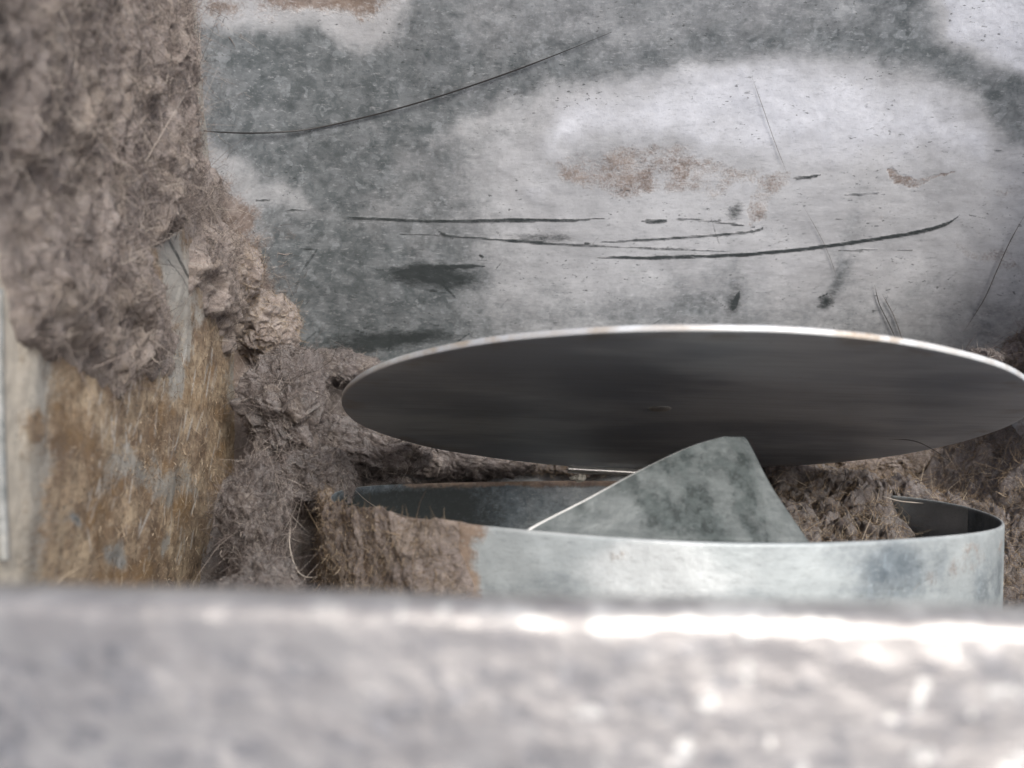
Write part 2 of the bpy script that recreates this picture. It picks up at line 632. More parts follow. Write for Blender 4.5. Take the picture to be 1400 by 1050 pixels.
for (cx, cy, rx, ry, an, k) in [(1163, 300, 22, 42, 12, .42), (1150, 365, 18, 34, 15, .45), (930, 400, 40, 26, 0, .34), (1000, 385, 30, 40, 0, .3), (1230, 320, 40, 22, 0, .3), (700, 210, 70, 40, 0, -.1),
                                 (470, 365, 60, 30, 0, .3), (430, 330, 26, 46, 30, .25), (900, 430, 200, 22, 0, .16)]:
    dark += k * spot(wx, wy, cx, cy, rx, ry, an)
pale = 1.0 * poly(wx, wy, [(760, 150), (880, 104), (1010, 84), (1130, 86), (1230, 110), (1310, 150), (1352, 200), (1350, 235), (1240, 225), (1080, 215), (980, 195), (860, 190), (760, 200)], 95)  # whitish oval across the upper wall
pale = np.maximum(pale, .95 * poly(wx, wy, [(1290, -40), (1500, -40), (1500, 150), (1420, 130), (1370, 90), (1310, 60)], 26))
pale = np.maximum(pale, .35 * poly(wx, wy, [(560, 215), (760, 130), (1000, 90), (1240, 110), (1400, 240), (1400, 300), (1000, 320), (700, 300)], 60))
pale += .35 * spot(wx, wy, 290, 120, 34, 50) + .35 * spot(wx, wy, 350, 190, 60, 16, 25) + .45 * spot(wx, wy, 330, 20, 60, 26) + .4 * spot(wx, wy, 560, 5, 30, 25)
rust = .5 * poly(wx, wy, [(728, 205), (790, 212), (850, 200), (960, 198), (1000, 225), (1060, 240), (1040, 262), (950, 262), (860, 268), (790, 255), (770, 232)], 14)
rust = np.maximum(rust, .5 * stroke(wx, wy, [(1080, 238), (1052, 262), (1038, 305)], 13))
rust = np.maximum(rust, .55 * stroke(wx, wy, [(1212, 242), (1240, 250), (1300, 245)], 7))
rust = np.maximum(rust, .4 * stroke(wx, wy, [(1300, 330), (1340, 345), (1400, 372)], 12))
rust += .40 * spot(wx, wy, 1370, 262, 34, 20) + .35 * spot(wx, wy, 1220, 290, 40, 20) + .3 * spot(wx, wy, 890, 322, 50, 10)
rust += .8 * (1 - sm(235, 285, wx)) + .5 * spot(wx, wy, 300, 10, 60, 30) + .75 * spot(wx, wy, 470, 2, 100, 26) + .4 * spot(wx, wy, 400, 2, 60, 12) + .45 * spot(wx, wy, 262, 55, 16, 40)
rust += .5 * (1 - sm(235, 300, wx)) * sm(60, 160, wy) + .75 * (1 - sm(290, 380, wx)) * sm(215, 280, wy) + .5 * spot(wx, wy, 350, 300, 75, 22, 20) + .6 * (1 - sm(330, 420, wx)) * sm(300, 360, wy)
rust += .5 * sm(1320, 1400, wx) * sm(390, 440, wy)
sx = px + 1.5 * fbm(V, .6, 2, 23)
sy = py + 1.5 * fbm(V, .6, 2, 29)
scf = np.zeros(len(V))
for pts, w, k in [
    ([(440, 296), (520, 300), (610, 303), (700, 301), (775, 301), (832, 298)], 2.5, 1), ([(610, 304), (700, 303), (740, 303)], 2.0, .9),
    ([(878, 303), (915, 302)], 3, 1), ([(915, 300), (960, 301), (1032, 310)], 1.7, .8), ([(800, 332), (900, 327), (1000, 319), (1038, 313), (1043, 308)], 2.2, .9),
    ([(520, 318), (640, 325), (740, 332), (860, 338), (960, 342), (1040, 346)], 1.7, .8), ([(780, 350), (880, 352), (990, 349), (1080, 342), (1180, 330), (1260, 316), (1295, 305), (1312, 294)], 3.0, 1.05),
    ([(1142, 343), (1200, 342)], 1.6, .8), ([(1224, 341), (1248, 342)], 1.6, .8), ([(1082, 244), (1122, 239)], 2.6, .9), ([(1155, 267), (1206, 264)], 2.6, .7),
    ([(346, 274), (372, 273)], 1.8, .9), ([(392, 287), (418, 288)], 1.8, .8), ([(600, 317), (620, 327)], 1.8, .9), ([(655, 348), (662, 353)], 2.2, .9),
    ([(560, 366), (664, 364)], 2.4, 1), ([(690, 358), (900, 372), (1000, 376)], 1.0, .4), ([(450, 300), (500, 275), (520, 300)], 1.2, .5),
    ([(555, 300), (575, 285), (596, 272)], 1.0, .5), ([(720, 236), (900, 230)], .9, .3), ([(330, 330), (460, 345), (560, 352)], 1.0, .5),
    ([(700, 272), (800, 276), (980, 272)], 1.0, .35), ([(372, 440), (450, 425), (560, 430)], 1.2, .5), ([(410, 380), (395, 410)], 2.2, .6), ([(435, 340), (412, 372)], 2.0, .6),
    ([(300, 190), (470, 175), (600, 132)], .8, .2), ([(640, 150), (760, 112), (900, 88), (1020, 80)], 3.0, .40), ([(700, 124), (830, 92), (960, 78)], 2.0, .34), ([(820, 96), (900, 92), (1060, 92)], 1.6, .35),
    ([(1010, 400), (1001, 425)], 3, .6)]:
    scf = np.maximum(scf, k * .92 * stroke(sx, sy, smooth_pts(pts, 16) if len(pts) > 2 else pts, w * .8))
r2 = np.random.default_rng(21)
for k in range(90):       # small nicks, mostly in the lower half
    cx = r2.uniform(380, 1380)
    cy = 480 - abs(r2.normal(0, 120))
    L = abs(r2.normal(0, 9)) + 2
    a = r2.normal(0, .5) if r2.random() < .8 else r2.uniform(0, 3)
    m = (np.abs(px - cx) < L + 6) & (np.abs(py - cy) < L + 6)
    if m.any():
        q = [(cx - L * math.cos(a), cy - L * math.sin(a)), (cx + L * math.cos(a), cy + L * math.sin(a))]
        scf[m] = np.maximum(scf[m], r2.uniform(.3, .62) * stroke(px[m], py[m], q, r2.uniform(.5, 1.1)))
for (cx, cy, rx, ry, an, k) in [(605, 380, 62, 17, 2, 1.0), (560, 372, 40, 10, 0, .6), (735, 326, 48, 9, 2, .75), (1005, 288, 20, 15, -20, .72), (1003, 416, 15, 15, 0, .85), (1012, 388, 18, 18, 20, .4), (1129, 412, 11, 15, 10, .85),
                                 (1145, 385, 10, 26, 22, .5), (935, 412, 22, 12, 0, .42), (505, 468, 85, 20, -6, .95), (590, 462, 60, 10, 0, .6), (625, 350, 26, 22, 0, .3), (1026, 127, 5, 4, 0, .6), (1183, 143, 6, 4, -30, .7),
                                 (1250, 330, 16, 10, 0, .32), (880, 455, 140, 9, 0, .35), (1362, 206, 14, 3, 0, .6), (430, 330, 9, 26, 30, .5)]:
    scf += k * spot(wx * .4 + px * .6, wy * .4 + py * .6, cx, cy, rx, ry, an)  # broad spots low on the wall partly paint its shade; others are smudges
gq = gridq(n_, m_)
part('back_panel', V, gq, M_back, hood, dict(dark=np.clip(dark, 0, 1), pale=np.clip(pale, 0, 1), rust=np.clip(rust, 0, 1), scuff_dark=np.clip(scf, 0, 1), shine=0))
BACKV = V
BACKN = grid_normals(V, 470, 1080)
if BACKN[:, 1].mean() > 0:
    BACKN = -BACKN


def on_back(pxl, pyl, off=.03):
    """point of the back panel seen at a pixel"""
    ys = np.linspace(13, 21.3, 800)
    P = at(pxl, pyl, ys)
    xl_ = xleft(ys)
    d = yback(P[2]) - 2.2 * np.exp(-np.maximum(np.minimum(P[0] - xl_, XR - P[0]), 0) / .7) - P[1]
    k = int(np.argmax(d < 0)) if (d < 0).any() else len(ys) - 1
    y = ys[k] - off
    return at(pxl, pyl, y)


# left side panel
n_, m_ = 520, 420
zz = np.linspace(FLOOR, 9.6, n_)
V = np.zeros((n_, m_, 3))
ty = np.linspace(0, 1, m_)
yf = np.where(zz < -1.6, 4.55, 7.4)
yf = np.interp(zz, [-4, -1.9, -1.5, 9.6], [4.55, 4.55, 6.9, 7.2])
yb = yback(zz) - .08
V[:, :, 1] = yf[:, None] + ty[None] * (yb - yf)[:, None]
V[:, :, 2] = zz[:, None]
V[:, :, 0] = xleft(V[:, :, 1])
V = V.reshape(-1, 3)
V[:, 0] += .05 * fbm(V, .4, 3, 41) + .02 * fbm(V, 2, 3, 43)
px, py = pix(V)
wx = px + 20 * fbm(V, .8, 4, 51)
wy = py + 30 * fbm(V, .8, 4, 57)
rust = (.45 + .5 * sm(40, 110, wx)) * sm(8, 26, wx) * sm(380, 480, wy)
rust = np.maximum(rust, .7 * (1 - sm(380, 520, wy)) * (1 - .75 * sm(200, 235, wx) * (1 - sm(180, 280, wy))))
rust -= .62 * spot(wx, wy, 205, 650, 80, 34, 8) + .45 * spot(wx, wy, 60, 520, 30, 50) + .9 * spot(wx, wy, 240, 500, 12, 46, 14) + .6 * spot(wx, wy, 325, 520, 24, 60, 8)
rust -= .8 * spot(wx, wy, 100, 705, 16, 14, 20) + .8 * spot(wx, wy, 148, 768, 20, 18) + .95 * spot(wx, wy, 235, 355, 22, 58, -18) + .7 * spot(wx, wy, 222, 745, 9, 40, 12)
rust = rust * sm(8, 26, px)
rust = np.maximum(rust, .9 * spot(wx, wy, 48, 578, 20, 38))
dark = .35 * spot(wx, wy, 200, 650, 90, 30) + 1.0 * spot(wx, wy, 292, 564, 12, 24, 10) + .75 * spot(wx, wy, 100, 705, 14, 12) + .65 * spot(wx, wy, 148, 768, 18, 18) + .7 * spot(wx, wy, 228, 510, 7, 30, 14)
dark += .4 * spot(wx, wy, 225, 350, 14, 60, -18) + .4 * spot(wx, wy, 320, 520, 14, 50, 8)
pale = .85 * (1 - sm(25, 80, wx)) + .35 * spot(wx, wy, 120, 480, 60, 90) + .35 * spot(wx, wy, 190, 650, 90, 24, 8) + .4 * spot(wx, wy, 100, 705, 14, 12) + .35 * spot(wx, wy, 235, 490, 10, 60, 14)
scf = np.zeros(len(V))
for pts, w, k in [([(212, 295), (240, 345), (266, 395)], 1.8, .8), ([(198, 340), (222, 362)], 1.1, .6), ([(225, 350), (250, 380), (262, 405)], 1.1, .6), ([(243, 560), (238, 640)], .9, .4), ([(97, 500), (110, 560)], .9, .4)]:
    scf = np.maximum(scf, k * stroke(px, py, pts, w))
shine = np.zeros(len(V))
r2 = np.random.default_rng(4)
for k in range(110):
    cx = r2.uniform(120, 300)
    cy = r2.uniform(470, 780)
    L = r2.uniform(4, 22)
    a = math.radians(r2.normal(98, 7))
    m = (np.abs(px - cx) < 26) & (np.abs(py - cy) < 26)
    q = [(cx - L * math.cos(a), cy - L * math.sin(a)), (cx + L * math.cos(a), cy + L * math.sin(a))]
    shine[m] = np.maximum(shine[m], r2.uniform(.12, .45) * stroke(px[m], py[m], q, r2.uniform(.5, 1.1)))
part('side_panel', V, gridq(n_, m_)[:, ::-1], M_side, hood, dict(dark=np.clip(dark, 0, 1), pale=np.clip(pale, 0, 1), rust=np.clip(rust, 0, 1), scuff_dark=scf, shine=shine))
# rolled front edge of the left side
ps = [at(-3 + 9 * t * t, py_, 8.35) for t, py_ in zip(np.linspace(0, 1, 30), np.linspace(395, 765, 30))]
Vt, Qt = tube(ps, .045, 12, False)
part('edge_bead', Vt, Qt, M_side, hood, dict(dark=.7, pale=.0, rust=0, scuff_dark=0, shine=0))

# right side panel
n_, m_ = 240, 200
zz = np.linspace(FLOOR, 9.6, n_)
V = np.zeros((n_, m_, 3))
ty = np.linspace(0, 1, m_)
yf = np.interp(zz, [-4, -1.9, -1.0, 9.6], [4.55, 4.55, 16.5, 15.5])  # front edge cut back out of view so sun reaches the back panel
yb = yback(zz) - .08
V[:, :, 1] = yf[:, None] + ty[None] * (yb - yf)[:, None]
V[:, :, 2] = zz[:, None]
V[:, :, 0] = XR
V = V.reshape(-1, 3)
V[:, 0] += .05 * fbm(V, .4, 3, 61)
part('side_panel', V, gridq(n_, m_), M_side, hood, dict(dark=.35, pale=.1, rust=np.clip(.8 * (1 - sm(0, 3.5, V[:, 2])), 0, 1), scuff_dark=0, shine=0))

# bottom panel
n_, m_ = 80, 80
X, Y = np.meshgrid(np.linspace(-5.6, XR + .1, n_), np.linspace(4.6, 21.3, m_), indexing='ij')
V = np.stack([X, Y, np.full_like(X, FLOOR + .02)], -1).reshape(-1, 3)
V[:, 2] += .03 * fbm(V, .5, 2, 5)
part('bottom_panel', V, gridq(n_, m_), M_side, hood, dict(dark=.3, pale=0, rust=.8, scuff_dark=0, shine=0))

# front lip: rises from the bottom panel, rolls over, and turns down in front
LY = 4.5
LZ = -.775 + .012
prof = []
for a in np.linspace(0, 180, 22):
    a = math.radians(a)
    prof.append((LY - .13 * (1 - math.cos(a)) + .02, LZ - .13 + .13 * math.sin(a)))
prof = [(LY + .02, FLOOR), (LY + .02, -2.5), (LY + .02, -1.4)] + prof + [(prof[-1][0] - .05 * t, prof[-1][1] - 2.6 * t) for t in np.linspace(.02, 1, 110)]
prof = np.array(prof)
m_ = 700
X = np.linspace(-6.4, XR + .4, m_)
n_ = len(prof)
V = np.zeros((n_, m_, 3))
V[:, :, 0] = X[None]
V[:, :, 1] = prof[:, 0][:, None]
V[:, :, 2] = prof[:, 1][:, None]
V = V.reshape(-1, 3)
V[:, 2] += .010 * fbm(V * [1, 0, 0], .8, 2, 5)
V[:, 1] += .012 * fbm(V, 1.3, 3, 8)
px, py = pix(V)
wx = px + 40 * fbm(V, 3, 3, 71)
bok = fbm(V, 7, 3, 97)
wy = py + 30 * fbm(V, 3, 3, 77)
pale = .42 * (1 - sm(830, 900, wy)) * sm(350, 1000, wx) + .3 * (1 - sm(840, 930, wy))  # top-edge highlight and blurred glints of the lip painted as pale tone
pale += .5 * sm(.2, .5, fbm(V, 3.2, 3, 91)) * sm(300, 1200, px) * sm(860, 960, py) - .25
pale += .35 * sm(.1, .5, fbm(V, 4.5, 3, 95)) + 1.1 * sm(.35, .62, bok) * sm(200, 1000, px)
dark = .10 + .66 * sm(-.05, .5, fbm(V * [1, 1, 1.8], 7, 4, 81, .65)) * sm(850, 900, wy) + .2 * (1 - sm(0, 300, px)) * sm(880, 960, py)
rust = .30 * np.exp(-((py - 812) / 12) ** 2) * sm(.0, .5, fbm(V, 1.5, 3, 88))
part('front_lip', V, gridq(n_, m_), M_lip, hood, dict(dark=np.clip(dark, 0, 1), pale=np.clip(pale, 0, 1), rust=rust, scuff_dark=0, shine=0))

# ------------------------------------------------------------------ duct collar
CX, CYY, CR, CZ = 2.17, 15.8, 4.93, -1.26
collar = thing('duct_collar', 'round grey galvanised duct collar standing below the tilted dark damper flap', 'duct collar', (CX, CYY, FLOOR + .03))
nth = 900
th = np.linspace(0, 2 * math.pi, nth, endpoint=False)
rows = [(CR, z) for z in np.linspace(FLOOR + .03, CZ - .03, 130)] + [(CR - .01, CZ - .008), (CR - .028, CZ), (CR - .048, CZ - .008)] + [(CR - .056, z) for z in np.linspace(CZ - .03, FLOOR + .03, 90)]
rows = np.array(rows)
V = np.zeros((len(rows), nth, 3))
dent = 1 + .004 * np.sin(3 * th + 1) + .003 * np.sin(7 * th)
V[:, :, 0] = CX + rows[:, 0][:, None] * np.cos(th)[None] * dent
V[:, :, 1] = CYY + rows[:, 0][:, None] * np.sin(th)[None] * dent
V[:, :, 2] = rows[:, 1][:, None] + (.022 * np.sin(2 * th + .6) + .012 * np.sin(5 * th))[None] * sm(-3, CZ, rows[:, 1])[:, None]
V = V.reshape(-1, 3)
inner = np.repeat(np.arange(len(rows)) >= 132, nth)
px, py = pix(V)
front = (V[:, 1] < CYY)
wx = px + 22 * fbm(V, 1.4, 4, 101)
wy = py + 12 * fbm(V, 1.4, 4, 107)
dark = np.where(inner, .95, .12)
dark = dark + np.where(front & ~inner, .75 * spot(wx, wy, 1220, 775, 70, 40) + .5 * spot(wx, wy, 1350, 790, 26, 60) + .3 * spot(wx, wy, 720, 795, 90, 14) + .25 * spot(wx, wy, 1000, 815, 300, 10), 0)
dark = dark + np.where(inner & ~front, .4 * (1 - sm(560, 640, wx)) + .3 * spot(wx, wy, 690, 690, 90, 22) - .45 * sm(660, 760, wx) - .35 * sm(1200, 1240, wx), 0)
pale = np.where(front & ~inner, .85 * spot(wx, wy, 905, 775, 75, 45) + .6 * spot(wx, wy, 840, 790, 60, 30) + .5 * spot(wx, wy, 960, 800, 90, 30) + .25, .05)
pale = pale + np.where(~front & inner, .8 * spot(wx, wy, 790, 680, 60, 22) + .7 * spot(wx, wy, 1290, 715, 60, 26), 0)
rust = np.where(front & ~inner, 1.0 * (1 - sm(630, 690, wx)) + .55 * spot(wx, wy, 860, 762, 22, 16) + .5 * spot(wx, wy, 1310, 775, 60, 22, -20) + .3 * spot(wx, wy, 1345, 745, 20, 14), 0)
rimz = np.exp(-((V[:, 2] - CZ) / .13) ** 2)
indark = (1 - .8 * rimz) * np.where(inner & ~front, .85 * (1 - sm(600, 720, wx)) + .3 * (1 - sm(720, 800, wx)), 0)  # inner left wall darkened almost to black, less at the rim
rust = rust + np.where(~front, 1.0 * rimz * sm(520, 600, px) * (1 - sm(860, 900, px)) + .2 * rimz, 0)
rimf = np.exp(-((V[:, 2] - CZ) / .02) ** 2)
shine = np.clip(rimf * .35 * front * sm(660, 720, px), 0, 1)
part('collar_wall', V, gridq(len(rows), nth, True)[:, ::-1], M_collar, collar, dict(dark=np.clip(dark, 0, 1), pale=np.clip(pale, 0, 1), rust=np.clip(rust, 0, 1), scuff_dark=np.clip(indark, 0, 1), shine=shine))

# bent triangular tab: a wide face, a fold, and a narrow face falling away to the right
Lb = smooth_pts([(1014, 596), (1000, 596), (985, 598), (940, 612), (880, 640), (820, 672), (790, 688), (740, 713), (716, 727), (690, 745), (640, 790), (590, 850)], 120)
Rb = smooth_pts([(1015, 596), (1021, 601), (1030, 617), (1052, 660), (1080, 703), (1106, 741), (1135, 790), (1165, 850)], 120)
n_, m_ = 110, 120
pyr = np.concatenate([596.5 + np.linspace(0, 1, 40) ** 2 * 30, np.linspace(627.5, 800, n_ - 40)])
lx = np.interp(pyr, np.maximum.accumulate(Lb[:, 1]), Lb[:, 0])
rx = np.interp(pyr, np.maximum.accumulate(Rb[:, 1]), Rb[:, 0])
lx[0] = 1000
fold = np.interp(pyr, [596, 640, 740, 800], [988, 1022, 1036, 1052])
fold = np.minimum(np.maximum(fold, lx + 1), rx - 3)
pts = []
for r in range(n_):
    t = np.linspace(0, 1, m_)
    k = .72
    x = np.where(t < k, lx[r] + (fold[r] - lx[r]) * t / k, fold[r] + (rx[r] - fold[r]) * (t - k) / (1 - k))
    hgt = (pyr[r] - 597) / 140
    dep = 12.45 - .55 * min(hgt, 1.0) + .0016 * np.abs(x - 900) * 0
    dleft = fold[r] - x
    dep = dep + .22 * (1 - np.exp(-(np.maximum(dleft, 0) / 120) ** 2)) * -1
    dep = dep + np.where(x > fold[r], (x - fold[r]) * .0035, 0) * .8
    pts.append(at(x, np.full(m_, pyr[r]), dep).T)
Vf = np.array(pts).reshape(-1, 3)
Vf[:, 1] += .02 * fbm(Vf, 1.2, 2, 3)
Nn = grid_normals(Vf, n_, m_)
if Nn[:, 1].mean() > 0:
    Nn = -Nn
Vb = Vf + np.array([0, .05, -.004])
px, py = pix(Vf)
wx = px + 16 * fbm(Vf, 2, 4, 111)
wy = py + 14 * fbm(Vf, 2, 4, 113)
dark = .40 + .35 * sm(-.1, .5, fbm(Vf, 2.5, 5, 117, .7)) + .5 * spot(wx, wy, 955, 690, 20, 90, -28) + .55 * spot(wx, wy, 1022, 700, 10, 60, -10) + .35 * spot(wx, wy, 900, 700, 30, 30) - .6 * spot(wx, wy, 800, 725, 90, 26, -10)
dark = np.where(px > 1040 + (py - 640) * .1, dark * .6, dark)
pale = .45 * spot(wx, wy, 830, 718, 60, 18, -12) + .25 * spot(wx, wy, 760, 722, 30, 10)
q1 = gridq(n_, m_)
idx = np.arange(n_ * m_).reshape(n_, m_)
off = n_ * m_
ring = np.concatenate([idx[0, :], idx[1:, -1], idx[-1, -2::-1], idx[-2:0:-1, 0]])
rn = np.roll(ring, -1)
side = np.stack([ring, rn, rn + off, ring + off], 1)
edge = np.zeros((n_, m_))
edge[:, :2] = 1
sh = (edge.ravel() * .85 * (1 - sm(740, 900, px)) + edge.ravel() * .30)  # white highlight painted along the tab's left edge
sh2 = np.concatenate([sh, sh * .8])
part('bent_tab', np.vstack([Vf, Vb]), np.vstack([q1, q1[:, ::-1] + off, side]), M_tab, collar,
     dict(dark=np.tile(np.clip(dark, 0, 1), 2), pale=np.tile(np.clip(pale, 0, 1), 2), rust=0, scuff_dark=0, shine=np.clip(sh2, 0, 1)), label='triangular bent metal tab rising out of the collar')

# ------------------------------------------------------------------ damper flap
DR, DT = 4.86, .075
DC = np.array([2.38, 15.25, .01])
tilt = math.radians(11.3)
flap = thing('damper_flap', 'large round dark steel damper flap tilted open above the duct collar', 'damper', tuple(DC))
ud = np.array([1, 0, math.tan(math.radians(-.3))])
ud /= np.linalg.norm(ud)
vd = np.array([0, math.cos(tilt), -math.sin(tilt)])
nd = np.cross(ud, vd)        # points up
nth = 512
th = np.linspace(0, 2 * math.pi, nth, endpoint=False)
rr = np.concatenate([np.linspace(.01, DR - .35, 60), np.linspace(DR - .33, DR - .012, 14), [DR, DR, DR - .012], np.linspace(DR - .04, .01, 24)])
hh = np.concatenate([np.zeros(60), np.zeros(14), [.012, DT - .012, DT], np.full(24, DT)])
lens = -.07 * (1 - (rr / DR) ** 2)
V = DC + (rr[:, None] * np.cos(th))[:, :, None] * ud + (rr[:, None] * np.sin(th))[:, :, None] * vd + ((hh - DT / 2 - lens * 0)[:, None] + 0 * th)[:, :, None] * nd
V = V.reshape(-1, 3)
V += nd * (.03 * fbm(V, .32, 2, 9))[:, None]
px, py = pix(V)
R_ = np.repeat(rr, nth)
H_ = np.repeat(hh, nth)
TH = np.tile(th, len(rr))
rimm = ((R_ > DR - .04) & (H_ > .005)).astype(float)
rust = .55 * sm(DR - .5, DR, R_) * sm(.05, .4, fbm(V, .9, 3, 6)) + .45 * rimm
part('plate', V, gridq(len(rr), nth, True), M_plate, flap, dict(rust=np.clip(rust, 0, 1), pale=np.clip(rimm * .12 + .10 * sm(DR - .05, DR - .01, R_), 0, 1)))
# hinge pin at the far edge, catching the light
y = 19.8
p0, p1 = at(777, 641, y), at(884, 647, y + .05)
a, b = np.linspace(0, 1, 24)[:, None], None
line = p0 * (1 - a) + p1 * a
Vt, Qt = tube(line, .078, 10, False)
nV = len(Vt)
Vt = np.vstack([Vt, line[0], line[-1]])
capq = [[nV, (k + 1) % 10, k, nV] for k in range(10)]
o = part('hinge_pin', Vt, Qt, M_pin, flap)
# small rivet dome under the plate
gp = at(902, 577, 14.3)
gp = gp - nd * (np.dot(gp - DC, nd) + DT / 2)
a_ = np.linspace(0, math.pi / 2, 8)
t_ = np.linspace(0, 2 * math.pi, 24, endpoint=False)
V = gp + (.16 * np.cos(a_)[:, None] * np.cos(t_))[:, :, None] * ud + (.16 * np.cos(a_)[:, None] * np.sin(t_))[:, :, None] * vd - (.035 * np.sin(a_)[:, None] + 0 * t_)[:, :, None] * nd
part('rivet', V.reshape(-1, 3), gridq(8, 24, True), M_pin, flap)


def blob(c, r, seed, amp=.35, n=170, squash=(1, 1, 1), fr=1.2, up=None):
    """a torn lump: sphere of rays pushed in and out by folded noise"""
    th = np.linspace(0, math.pi, n)
    ph = np.linspace(0, 2 * math.pi, n * 2, endpoint=False)
    T, Ph = np.meshgrid(th, ph, indexing='ij')
    D = np.stack([np.sin(T) * np.cos(Ph), np.sin(T) * np.sin(Ph), np.cos(T)], -1).reshape(-1, 3)
    r = np.array(r, float)
    P0 = D * r
    s = fr / r.mean()
    w = np.stack([fbm(P0, s * .8, 3, seed + 1), fbm(P0, s * .8, 3, seed + 2), fbm(P0, s * .8, 3, seed + 3)], -1)
    Pw = P0 + w * r.mean() * .35
    d = 1 + amp * (.8 * fbm(Pw, s * .7, 3, seed) + .26 * (billow(Pw, s * 1.0, 4, seed + 5, .5) + 1.0))
    V = np.array(c) + P0 * d[:, None] + (.05 * fbm(Pw, 4.0, 5, seed + 9, .68) + .018 * billow(Pw, 6, 4, seed + 12, .6))[:, None] * D
    return V, gridq(n, n * 2, True), n, n * 2


def visible_pts(V, N, lim=(-60, 1460, -60, 860)):
    px, py = pix(V)
    return (px > lim[0]) & (px < lim[1]) & (py > lim[2]) & (py < lim[3]) & (((V * N).sum(1)) < .35 * np.linalg.norm(V, axis=1))


def normals_of(V, n, m):
    N = grid_normals(V, n, m)
    return N


def lump(name, label, c, r, seed, mat, fmat, nf, amp=.35, fr=1.2, flen=.28, n=150, group=None, cat='lint'):
    V, Q, a, b = blob(c, r, seed, amp, n, fr=fr)
    base = (c[0], c[1], V[:, 2].min())
    t = thing(name, label, cat, base, group)
    part('felt', V, Q, mat, t)
    N = grid_normals(V, a, b)
    if ((V - np.array(c)) * N).sum(1).mean() < 0:
        N = -N
    k = visible_pts(V, N)
    if k.sum() > 50:
        # even out sampling: the poles of the ray sphere are crowded
        T = np.repeat(np.sin(np.linspace(0, math.pi, a)), b)
        k &= np.random.default_rng(seed + 5).random(len(V)) < T
        fv, fq, ft = fibres(V[k], N[k], int(nf * 1.8), flen, .0026, .25, seed)
        part('fibres', fv, fq, fmat, t, dict(tint=ft), kind='stuff')
    return t


def P(px, py, y):
    return tuple(float(v) for v in at(px, py, y))


# ------------------------------------------------------------------ lint on the left wall
n_, m_ = 560, 420
Zg = np.linspace(-3.9, 8.6, n_)
V = np.zeros((n_, m_, 3))
yf = np.full(n_, 7.3)
yb = yback(Zg) - .10
V[:, :, 1] = yf[:, None] + np.linspace(0, 1, m_)[None] ** .85 * (yb - yf)[:, None]
V[:, :, 2] = Zg[:, None]
V[:, :, 0] = xleft(V[:, :, 1])
V = V.reshape(-1, 3)
px, py = pix(V)
wx = px + 16 * fbm(V, .9, 4, 131) + 10 * fbm(V, 3.5, 3, 133)
wy = py + 34 * fbm(V, .9, 4, 137)
msk = poly(wx, wy, [(-200, -200), (236, -200), (238, 60), (246, 150), (244, 250), (228, 300), (196, 292), (186, 330), (205, 400), (222, 455), (205, 500), (150, 512), (100, 500), (60, 455), (26, 430), (14, 300), (-30, 200), (-200, 100)], 30)
msk = np.maximum(msk, .9 * poly(wx, wy, [(262, 318), (330, 312), (372, 350), (400, 400), (405, 455), (360, 480), (310, 455), (280, 430), (262, 380)], 10))
msk = np.maximum(msk, .25 * poly(wx, wy, [(230, 200), (300, 250), (400, 320), (360, 350), (260, 320), (200, 300)], 14))
w3 = np.stack([fbm(V, .9, 3, s) for s in (141, 145, 149)], -1)
Vw = V + .5 * w3
fluff = .30 + .26 * fbm(Vw, .8, 3, 151) + .11 * (billow(Vw, .9, 4, 155, .55) + 1.1) + .055 * fbm(V, 3.5, 5, 159, .68)
near = sm(6, 20, V[:, 1])
hgt = msk * np.maximum(fluff, .03) * (.55 + .45 * near) + .04 * msk * fbm(V, 9, 2, 161) - .05 * (1 - sm(.02, .12, msk))
V2 = V.copy()
V2[:, 0] += hgt
V2[:, 1] += .10 * msk * fbm(V, 1.5, 3, 165)
V2[:, 2] += .14 * msk * fbm(V, 1.5, 3, 169)
q = gridq(n_, m_)[:, ::-1]
keep = (msk[q].max(1) > .02)
q = q[keep]
used = np.unique(q)
remap = np.full(len(V2), -1)
remap[used] = np.arange(len(used))
N = grid_normals(V2, n_, m_)
if N[:, 0].mean() < 0:
    N = -N
matt = thing('lint_mat', 'thick crumbly blanket of grey brown lint stuck over the upper part of the left wall', 'lint', (-4.9, 14, -1))
part('felt', V2[used], remap[q], M_lintb, matt)
k = (msk > .2) & visible_pts(V2, N)
fv, fq, ft = fibres(V2[k], N[k], 42000, .26, .0021, .2, 171)
part('fibres', fv, fq, M_fib, matt, dict(tint=ft), kind='stuff')
bx, by = pix(BACKV)
edge_x = 232 + 60 * sm(230, 330, by) + 45 * sm(300, 400, by) + 22 * fbm(BACKV, .9, 3, 177)
k2 = (rng.random(len(BACKV)) < np.exp(-np.maximum(bx - edge_x, 0) / 17)) & (bx > 190) & (bx < 440) & (by > -30) & (by < 450)
fv, fq, ft = fibres(BACKV[k2], BACKN[k2], 9000, .24, .0024, .12, 179)
part('fibres', fv, fq, M_fib, matt, dict(tint=ft), kind='stuff', label='thin scatter of lint fibres spreading onto the back panel')
k = ((rng.random(len(V)) < .6) & (px > 60) & (px < 380) & (py > 430) & (py < 810) & (msk < .5))
fv, fq, ft = fibres(V[k], N[k], 9000, .15, .0024, .1, 173)
part('fibres', fv, fq, M_fibb, matt, dict(tint=ft), kind='stuff', label='short brown fuzz on the stained lower wall')

